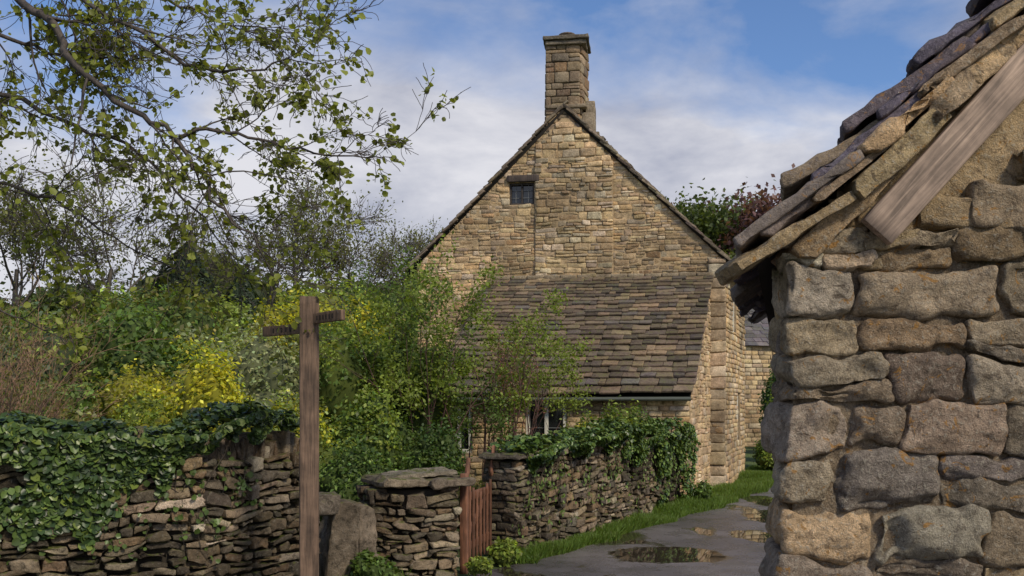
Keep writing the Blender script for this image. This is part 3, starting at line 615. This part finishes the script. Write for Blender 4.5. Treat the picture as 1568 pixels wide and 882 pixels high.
ivy('ivy',[(.12,10.5),(1.15,12.3),(2.07,14.15),(3.05,16.0)],1.26,22000,lambda s:np.interp(s,[0,.8,2,3.5,5,6.3],[.12,.30,.42,.6,.95,1.05]),8,size=.062,bulge=.17,cols=((.065,.115,.025),(.11,.165,.035),(.045,.08,.022)))
# ---------------------------------------------------------------- shrubs
GR=dict(dark=(.055,.095,.024),mid=(.105,.165,.035),fresh=(.20,.26,.045),yel=(.44,.43,.035),blue=(.10,.145,.07),olive=(.185,.18,.045),pale=(.24,.27,.13))
def shrubset(name,items,seed,coresc=.72,lobes=14):
    rr=rs(seed)
    for it in items:
        x,y,z,rx,ry,rz,n,size,col=it[:9]; sec=it[9] if len(it)>9 else None
        ac=Acc();co=Acc(); gz=float(TZ(x,y)) if z is None else z
        bush(ac,co,(x,y,gz+rz*.55),(rx,ry,rz),n,size,GR[col],rr,lobes,second=GR[sec] if sec else None,coresc=coresc)
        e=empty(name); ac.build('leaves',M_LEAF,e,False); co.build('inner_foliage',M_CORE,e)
shrubset('garden_shrub',[
 (-1.8,12.6,None,.8,.7,1.35,9000,.07,'mid','fresh'),(-1.05,12.2,None,.6,.6,1.05,8000,.06,'mid','dark'),
 (-2.6,14.0,None,1.1,.9,2.1,10000,.08,'fresh','mid'),(-1.7,14.6,None,.8,.8,2.1,10000,.075,'mid','fresh'),(-3.6,13.8,None,1.2,1.,1.8,9000,.08,'pale','fresh'),
 (-1.9,11.0,None,.7,.6,.85,7000,.055,'mid','dark'),(-.45,11.7,None,.5,.4,.58,5000,.045,'olive','yel'),(-.1,12.4,0,.4,.4,.6,4000,.045,'olive','mid'),
 (1.35,13.7,0.0,.5,.5,1.28,8000,.06,'fresh','mid'),(.98,13.0,0.0,.36,.5,.98,5500,.045,'yel','olive'),(1.95,14.9,0.0,.45,.5,1.1,6000,.06,'mid','fresh')],31)
shrubset('euphorbia_bush',[(-3.55,11.0,None,.8,.6,1.75,10000,.06,'yel','fresh'),(-4.3,10.9,None,.6,.5,1.3,7000,.06,'yel','fresh'),(-4.9,11.8,None,.8,.7,1.3,6000,.065,'fresh','yel'),(-2.8,11.6,None,.7,.5,1.4,7000,.06,'fresh','yel'),(-5.0,10.2,None,.5,.5,.9,4000,.06,'yel','fresh'),(-6.3,15.5,None,1.0,.9,1.3,5000,.08,'yel','olive'),(-6.4,18.5,None,1.6,1.2,1.5,6000,.10,'fresh','yel'),(-3.9,20.5,None,1.3,1.,2.2,7000,.1,'yel','fresh'),(-5.5,22,None,1.5,1.2,1.9,6000,.11,'yel','olive')],32)
items=[]; rr=rs(12)
cols=['mid','dark','fresh','olive','blue','pale','mid','fresh']
for y0,nx_,r0 in ((10.3,7,.72),(12.8,7,.95),(15.8,7,1.1),(19.5,8,1.3),(24,8,1.5),(29,8,1.7),(35,9,1.9)):
    for k in range(nx_):
        xl=-.60*y0;xr=-.22*y0 if y0<20 else -.14*y0; x=xl+(xr-xl)*(k+rr.uniform(.1,.9))/nx_; y=y0+rr.uniform(-.1,.1)*y0
        if y0<20 and x>-3.9: continue
        if y0<12 and x>-4.9: continue
        r=r0*rr.uniform(.7,1.2); items.append((x,y,None,r,r,r*rr.uniform(.75,1.3),4800 if y0<20 else 3600,.07+.0036*y0,cols[rr.randint(8)],cols[rr.randint(8)]))
shrubset('hillside_shrub',items,33,.70,12)
shrubset('lane_hedge',[(7.4,24.2,0,.7,1.0,1.5,6000,.09,'fresh','mid'),(8.3,27.5,0,.9,1.1,2.2,7000,.1,'mid','dark'),(9.6,31.5,0,1.0,1.3,2.3,6000,.12,'mid','fresh'),(10.5,34,0,.9,1,1.3,4000,.12,'fresh','mid'),(6.35,22.7,0,.35,.6,.6,3500,.07,'fresh','mid'),(13.5,42,None,1.4,1.4,2.6,5000,.15,'mid','dark'),(16.4,50,None,2,2,3.4,5000,.2,'dark','mid')],34)
def stemshrub(name,base,n,h,spread,leafcol,seed,top=.45,size=.06,nl=5,stemcol=(.13,.07,.055),r0=.014,lv=2,clump=.09,prob=1.,th=.40,ratio=(.3,.5)):
    rr=rs(seed);T=Tree();o=dict(n=6,wob=.12,grav=.05,kids=5,start=.35,spread=(.35,.9),ratio=ratio,rr=.6,rmin=.003)
    for k in range(n):
        b=np.array(base,float)+np.array([rr.normal(0,.12),rr.normal(0,.1),0]); d=nrm([rr.normal(0,spread),rr.normal(0,spread),1]); grow(T,b,d,h*rr.uniform(.75,1.05),r0*rr.uniform(.7,1.2),lv,rr,o)
    a=Acc();tubes(a,T.t,4,stemcol);l=Acc(); tp=np.array([t[0] for t in T.tips]); ok=(tp[:,2]>base[2]+h*top)&(rr.rand(len(tp))<prob)&(fbm(tp*2.2,2)>th); tp=tp[ok]; P=np.repeat(tp,nl,0)+rr.normal(size=(len(tp)*nl,3))*clump
    leaves(l,P,rr.normal(size=P.shape)+[0,-.3,.8],size*rr.uniform(.6,1.2,len(P)),np.array(leafcol)*rr.uniform(.6,1.4,(len(P),1)),0,rr)
    e=empty(name);a.build('stems',M_BARK,e);l.build('leaves',M_LEAF,e,False)
stemshrub('climbing_rose',(-.55,14.1,.1),7,2.5,.10,GR['mid'],5,.5,.055,5,prob=.8,ratio=(.18,.34))
stemshrub('climbing_rose',(-.1,14.7,.1),9,3.1,.06,GR['fresh'],6,.80,.06,8,prob=1.,th=.3,ratio=(.14,.24))
stemshrub('climbing_rose',(.15,14.4,.1),5,2.2,.08,GR['fresh'],16,.74,.055,8,prob=1.,th=.35,ratio=(.14,.24))
stemshrub('climbing_rose',(-.0,14.0,.1),9,2.4,.12,(.24,.10,.07),9,.4,.04,2,prob=.4,ratio=(.2,.34))
stemshrub('tall_shrub',(-1.5,13.6,.1),9,3.2,.12,GR['fresh'],7,.5,.065,6,ratio=(.2,.34))
stemshrub('tall_shrub',(-2.2,14.4,.3),8,2.8,.14,GR['mid'],17,.5,.07,7,ratio=(.22,.4))
for k,(x,y,s) in enumerate([(-5.6,9.6,3.2),(-6.6,11.5,3.6),(-6.0,10.6,3.0),(-7.4,12.5,3.8),(-5.2,9.0,2.6)]):
    stemshrub('bare_stem_shrub',(x,y,float(TZ(x,y))),14,s*.66,.22,(.2,.18,.05),40+k,.5,.045,1,(.34,.20,.12),.012,2,.05,.4)
# ---------------------------------------------------------------- trees
def bgtree(seed,H,lv=4,kids=5,leafn=3,leafsize=.22,col=(.06,.07,.03),prob=1.,spread=(.45,1.0),trunk=.42,r=.2,wob=.13,clump=.3,barkc=(.14,.12,.10),rmin=.018):
    rr=rs(seed);T=Tree();o=dict(n=5,wob=wob,grav=.04,kids=kids,start=.3,spread=spread,ratio=(.5,.72),rr=.6,rmin=rmin)
    grow(T,np.zeros(3),np.array([0,0,1.]),H*trunk,r,lv,rr,o)
    a=Acc();tubes(a,T.t,4,barkc); tp=np.array([t[0] for t in T.tips]); tp=tp[rr.rand(len(tp))<prob]; P=np.repeat(tp,leafn,0)+rr.normal(size=(len(tp)*leafn,3))*clump
    l=Acc(); leaves(l,P,rr.normal(size=P.shape)+[0,0,.8],leafsize*rr.uniform(.6,1.2,len(P)),np.array(col)*rr.uniform(.55,1.45,(len(P),1)),0,rr,.7)
    return a,l
def place(name,meshes,x,y,s,rot,z=None):
    e=empty(name); gz=float(TZ(x,y))-.2 if z is None else z; e.location=(x,y,gz);e.scale=(s,s,s);e.rotation_euler=(0,0,rot)
    for me,nm in zip(meshes,('trunk_and_limbs','foliage')):
        ob=bpy.data.objects.new(nm,me);scene.collection.objects.link(ob);ob.parent=e
def mk(acl,m2=M_LEAF):
    r=[]
    for a,m in zip(acl,(M_BARK,m2)):
        ob=a.build('t',m,None,False); me=ob.data; bpy.data.objects.remove(ob); r.append(me)
    zz=np.empty(len(r[1].vertices)*3,np.float32); r[1].vertices.foreach_get('co',zz); return r,float(zz[2::3].max())
def mk2(x): return mk(x)[0]
bare=[mk2(bgtree(200+k,10,4,5,2,.14,(.17,.185,.055),.45,trunk=.40,r=.17)) for k in range(3)]
full=[mk2(bgtree(300+k,9,4,4,5,.28,c,1.,trunk=.36,r=.16,clump=.42)) for k,c in enumerate([(.08,.115,.032),(.13,.165,.045)])]
big=[mk(bgtree(320+k,18,4,5,5,.34,c,1.,trunk=.33,r=.3,clump=.6)) for k,c in enumerate([(.095,.13,.04),(.16,.20,.06),(.16,.085,.085)])]
k=0
for x,y,s in [(-9.4,41,1.05),(-11.6,42,.95),(-4.2,43,.95),(-6.3,43,.75),(-16.0,36,1.0),(-19.5,35,1.0),(-23.5,38,1.1),(-13.8,44,.8),(-8.0,44,.9)]:
    place('bare_tree',bare[k%3],x,y,s,k*1.7); k+=1
for x,y,s,v in [(-22,34,.8,0),(-19,31,.6,0),(-25.5,36,.9,1),(-15,43,.5,0),(-6.9,46,.45,0),(-11.5,41,.4,1),(-2.8,46,.5,1),(-17.5,28,.5,1),(-20.5,27,.6,0),(-13,33,.33,1),(-4.2,38,.48,0),(-3.0,41,.5,0),(-8.6,36,.35,1),(-6.0,36,.4,0),(-16,31,.5,0)]:
    place('broadleaf_tree',full[v],x,y,s,k*1.3); k+=1
for x,y,top,v in [(9.0,55,14.0,1),(10.4,57,15.6,0),(12.4,59,16.2,2),(14.2,60,16.2,0),(15.8,58,16.4,2),(13.0,50,12.0,1),(11.0,49,11.5,1),(15.0,51,12.0,1),(18.2,60,15.5,0),(21,56,13.5,1),(25,60,14,0),(16.9,53,10,1)]:
    me,hh=big[v]; gz=float(TZ(x,y))-.2; place('broadleaf_tree',me,x,y,(top-gz)/hh,k*2.1,gz); k+=1
cf=Acc();cb=Acc();rr=rs(3);n=14000;h=rr.rand(n)**.8;ang=rr.rand(n)*6.28;rad=(1-h)**.65*2.1*(.55+.45*rr.rand(n)**.3)*(.6+.8*vnoise(np.stack([h*7,ang*2,ang*0],1)))
P=np.stack([np.cos(ang)*rad,np.sin(ang)*rad,h*5.0],1); leaves(cf,P,np.stack([np.cos(ang),np.sin(ang),ang*0+.5],1)+rr.normal(size=(n,3))*.4,.2*rr.uniform(.6,1.2,n),np.array((.04,.062,.032))*rr.uniform(.6,1.5,(n,1)),0,rr,.4)
tubes(cb,[(np.array([[0,0,-.5],[0,0,2.5],[0,0,5.0]]),np.array([.18,.12,.03]))],6,(.08,.06,.05)); cm=mk2((cb,cf))
place('yew_tree',cm,-13.2,37,1.0,0); place('yew_tree',cm,-11.4,38.5,.75,2)
dw=Acc();dcx=Acc();rr=rs(77)
for q in range(46):
    x=rr.uniform(-75,60);y=rr.uniform(75,110); 
    r=rr.uniform(3,5.5); bush(dw,dcx,(x,y,float(TZ(x,y))+r*.5),(r,r,r*.9),1400,.75,[(.07,.095,.035),(.09,.115,.045),(.11,.105,.055)][rr.randint(3)],rr,9)
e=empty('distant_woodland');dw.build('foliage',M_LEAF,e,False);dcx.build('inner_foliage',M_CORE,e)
# foreground overhanging tree
rr=rs(21);T=Tree();o=dict(n=6,wob=.17,grav=-.012,kids=5,start=.12,spread=(.45,1.0),ratio=(.42,.66),rr=.5,rmin=.0022)
def limb(pts,r0,r1,kids,L,lv=2,o=o):
    pts=np.array(pts,float); n=len(pts); t=np.linspace(0,n-1,(n-1)*4+1); q=np.stack([np.interp(t,np.arange(n),pts[:,i]) for i in range(3)],1)
    q[1:-1]=(q[:-2]+2*q[1:-1]+q[2:])/4; q+=rr.normal(size=q.shape)*.016; rad=np.linspace(r0,r1,len(q)); T.t.append((q,rad))
    for k in range(kids):
        i=rr.randint(max(1,int(len(q)*.12)),len(q)); d=nrm(q[i]-q[i-1]); e=rr.normal(size=3)*[1,.8,1]; e=nrm(e-d*np.dot(e,d)); grow(T,q[i],nrm(d+e*rr.uniform(.4,1.0)),L*rr.uniform(.6,1.2),max(min(rad[i]*.5,.012),.004),lv,rr,o)
    grow(T,q[-1],nrm(q[-1]-q[-2]),L*.6,r1,lv-1,rr,o)
trunkbase=np.array([-4.9,7.4,0.])
T.t.append((np.array([trunkbase,[-4.85,7.35,1.6],[-4.6,7.2,3.2],[-4.35,7.0,4.6],[-4.0,6.9,6.2],[-3.6,6.8,7.6]]),np.array([.24,.19,.16,.13,.09,.05])))
limb([(-4.3,7.0,4.9),(-3.75,6.8,4.85),(-3.36,6.6,4.6),(-3.13,6.5,4.19),(-2.71,6.5,3.87),(-2.41,6.5,3.70),(-2.25,6.5,3.45),(-2.04,6.4,3.12),(-1.78,6.4,2.92)],.038,.006,15,.75)
limb([(-2.41,6.5,3.70),(-2.11,6.5,3.73),(-1.78,6.5,3.66),(-1.40,6.5,3.58),(-1.05,6.5,3.52)],.016,.005,11,.5)
limb([(-4.2,6.95,5.4),(-3.4,6.8,4.95),(-2.8,6.6,4.5),(-2.25,6.6,4.22),(-1.9,6.6,4.2),(-1.55,6.6,4.28)],.024,.005,14,.7)
limb([(-4.4,7.1,4.3),(-3.9,7.0,4.15),(-3.4,7.1,3.95),(-2.9,7.1,3.75),(-2.5,7.1,3.35),(-2.2,7.1,2.95)],.024,.005,16,.7)
limb([(-4.6,7.3,3.6),(-4.2,7.3,3.55),(-3.7,7.4,3.45),(-3.3,7.4,3.2),(-3.0,7.5,3.0)],.02,.005,12,.65)
limb([(-4.1,7.0,5.9),(-3.4,6.9,5.3),(-2.9,6.9,4.95),(-2.4,6.9,4.75),(-2.05,6.9,4.6)],.024,.005,15,.7)
limb([(-4.3,7.1,4.8),(-3.9,7.1,4.6),(-3.5,7.1,4.5),(-3.1,7.1,4.45),(-2.7,7.1,4.5)],.02,.005,12,.65)
limb([(-4.6,7.3,3.0),(-4.3,7.1,2.7),(-3.9,7.0,2.5),(-3.6,7.0,2.35)],.014,.004,5,.45)
a=Acc();tubes(a,T.t,5,(.075,.06,.05),.0022); e=empty('overhanging_tree'); a.build('trunk_and_limbs',M_BARK,e)
tp=np.array([t[0] for t in T.tips]); dens=np.interp(tp[:,0],[-4.,-2.6,-1.5],[.42,.22,.30]); m=(rr.rand(len(tp))<dens)&(fbm(tp*3,2)>.4); tp=tp[m]; P=np.repeat(tp,2,0)+rr.normal(size=(len(tp)*2,3))*.025
l=Acc(); leaves(l,P,rr.normal(size=P.shape)*.7+[0,-.5,.5],.054*rr.uniform(.4,1.25,len(P)),np.array((.21,.24,.04))*rr.uniform(.5,1.4,(len(P),1)),1,rr,.8,.3); l.build('foliage',M_LEAF,e,False)
# ---------------------------------------------------------------- grass verge
def grass(name,P,h,rr,col=(.115,.18,.032)):
    n=len(P);d=rr.normal(size=(n,2));d/=np.linalg.norm(d,axis=1,keepdims=True);w=.006+.004*rr.rand(n);hh=h*rr.uniform(.5,1.3,n)*(.4+1.2*vnoise(P*1.7)); ln=rr.normal(size=(n,2))*.45*hh[:,None]
    b0=P.copy();b1=P.copy();b0[:,:2]-=d*w[:,None];b1[:,:2]+=d*w[:,None];b0[:,2]-=.01;b1[:,2]-=.01;t0=P.copy();t0[:,:2]+=ln-d*w[:,None]*.15;t0[:,2]+=hh;t1=P.copy();t1[:,:2]+=ln+d*w[:,None]*.15;t1[:,2]+=hh
    a=Acc();a.add(np.stack([b0,b1,t1,t0],1).reshape(-1,3),np.arange(n*4).reshape(n,4),np.repeat(np.array(col)*rr.uniform(.6,1.5,(n,1))*rr.uniform(.9,1.1,(n,3)),4,0)); a.build(name,M_LEAF,None,False)
rr=rs(4); n=56000; y=rr.uniform(10.1,24,n); xr=np.interp(y,tt,ex)+.10+.28*(vnoise(np.stack([y*2.2,y*0,y*0],1))-.3)
xl=np.interp(y,[10.1,10.45,12.35,14.2,16.1,18.6,18.9,24],[-.2,.08,1.2,2.1,2.95,4.35,4.5,6.3]); u=rr.rand(n); x=xl+(xr-xl)*u; ok=(xr>xl)
P=np.stack([x,y,y*0],1)[ok]; grass('grass_verge',P,.11,rr)
P=np.stack([rr.uniform(-4.5,-1.0,6000),rr.uniform(6.4,9.2,6000),np.zeros(6000)],1); P=P[P[:,0]<np.interp(P[:,1],tt,ex)]; grass('grass_tuft',P,.12,rr)
shrubset('weeds',[(-.05,10.0,0,.22,.18,.2,900,.06,'fresh'),(-1.35,8.75,0,.25,.15,.25,1000,.06,'mid'),(-.35,9.25,0,.16,.12,.16,600,.05,'fresh'),(3.35,16.0,0,.18,.3,.3,900,.06,'mid')],36)
# ---------------------------------------------------------------- sky, sun, camera
w=bpy.data.worlds.new("World");scene.world=w;w.use_nodes=True;nt=w.node_tree;nt.nodes.clear();L=nt.links
sky=nd(nt,'ShaderNodeTexSky',sky_type='NISHITA');sky.sun_disc=False;sky.sun_elevation=math.radians(42);sky.sun_rotation=math.radians(140);sky.air_density=1.0;sky.dust_density=.5;sky.ozone_density=1.8
tc=nd(nt,'ShaderNodeTexCoord').outputs['Generated']; mp=nd(nt,'ShaderNodeMapping');mp.inputs['Scale'].default_value=(1,1,2.4);mp.inputs['Location'].default_value=(.62,.2,.1);L.new(tc,mp.inputs[0])
n1=noise(nt,mp.outputs[0],2.6,8,.55,.3); sx=nd(nt,'ShaderNodeSeparateXYZ');L.new(tc,sx.inputs[0])
g=ramp(nt,sx.outputs['Z'],[(.0,.42),(.21,.37),(.31,.20),(.44,.03)])
ad=nd(nt,'ShaderNodeMath',operation='ADD');L.new(n1,ad.inputs[0]);L.new(g,ad.inputs[1])
mask=ramp(nt,ad.outputs[0],[(.50,0.),(.77,.96)])
n2=noise(nt,mp.outputs[0],3.6,7,.58,.3)
cl=mixc(nt,ramp(nt,n2,[(.36,0.),(.62,1.)]),(2.6,2.75,3.4,1),(5.2,5.15,5.4,1))
c=mixc(nt,mask,mixc(nt,1,sky.outputs[0],(.66,.78,.96,1),'MULTIPLY'),cl)
bg=nd(nt,'ShaderNodeBackground');bg.inputs['Strength'].default_value=.15;L.new(c,bg.inputs[0]);o=nd(nt,'ShaderNodeOutputWorld');L.new(bg.outputs[0],o.inputs[0])
sd=bpy.data.lights.new('sun','SUN');sd.energy=3.0;sd.angle=math.radians(10);sd.color=(1,.88,.69);so=bpy.data.objects.new('sun',sd);scene.collection.objects.link(so)
az=math.radians(140);el=math.radians(42);dv=Vector((math.sin(az)*math.cos(el),math.cos(az)*math.cos(el),math.sin(el)));so.rotation_euler=dv.to_track_quat('Z','Y').to_euler()
cd_=bpy.data.cameras.new('camera');co=bpy.data.objects.new('camera',cd_);scene.collection.objects.link(co);co.location=(0,0,1.8);co.rotation_euler=(math.radians(90),0,0);cd_.lens=32.1;cd_.sensor_width=36;cd_.shift_y=.111;cd_.clip_end=3000;scene.camera=co
scene.view_settings.view_transform='Standard';scene.view_settings.look='None';scene.view_settings.exposure=0
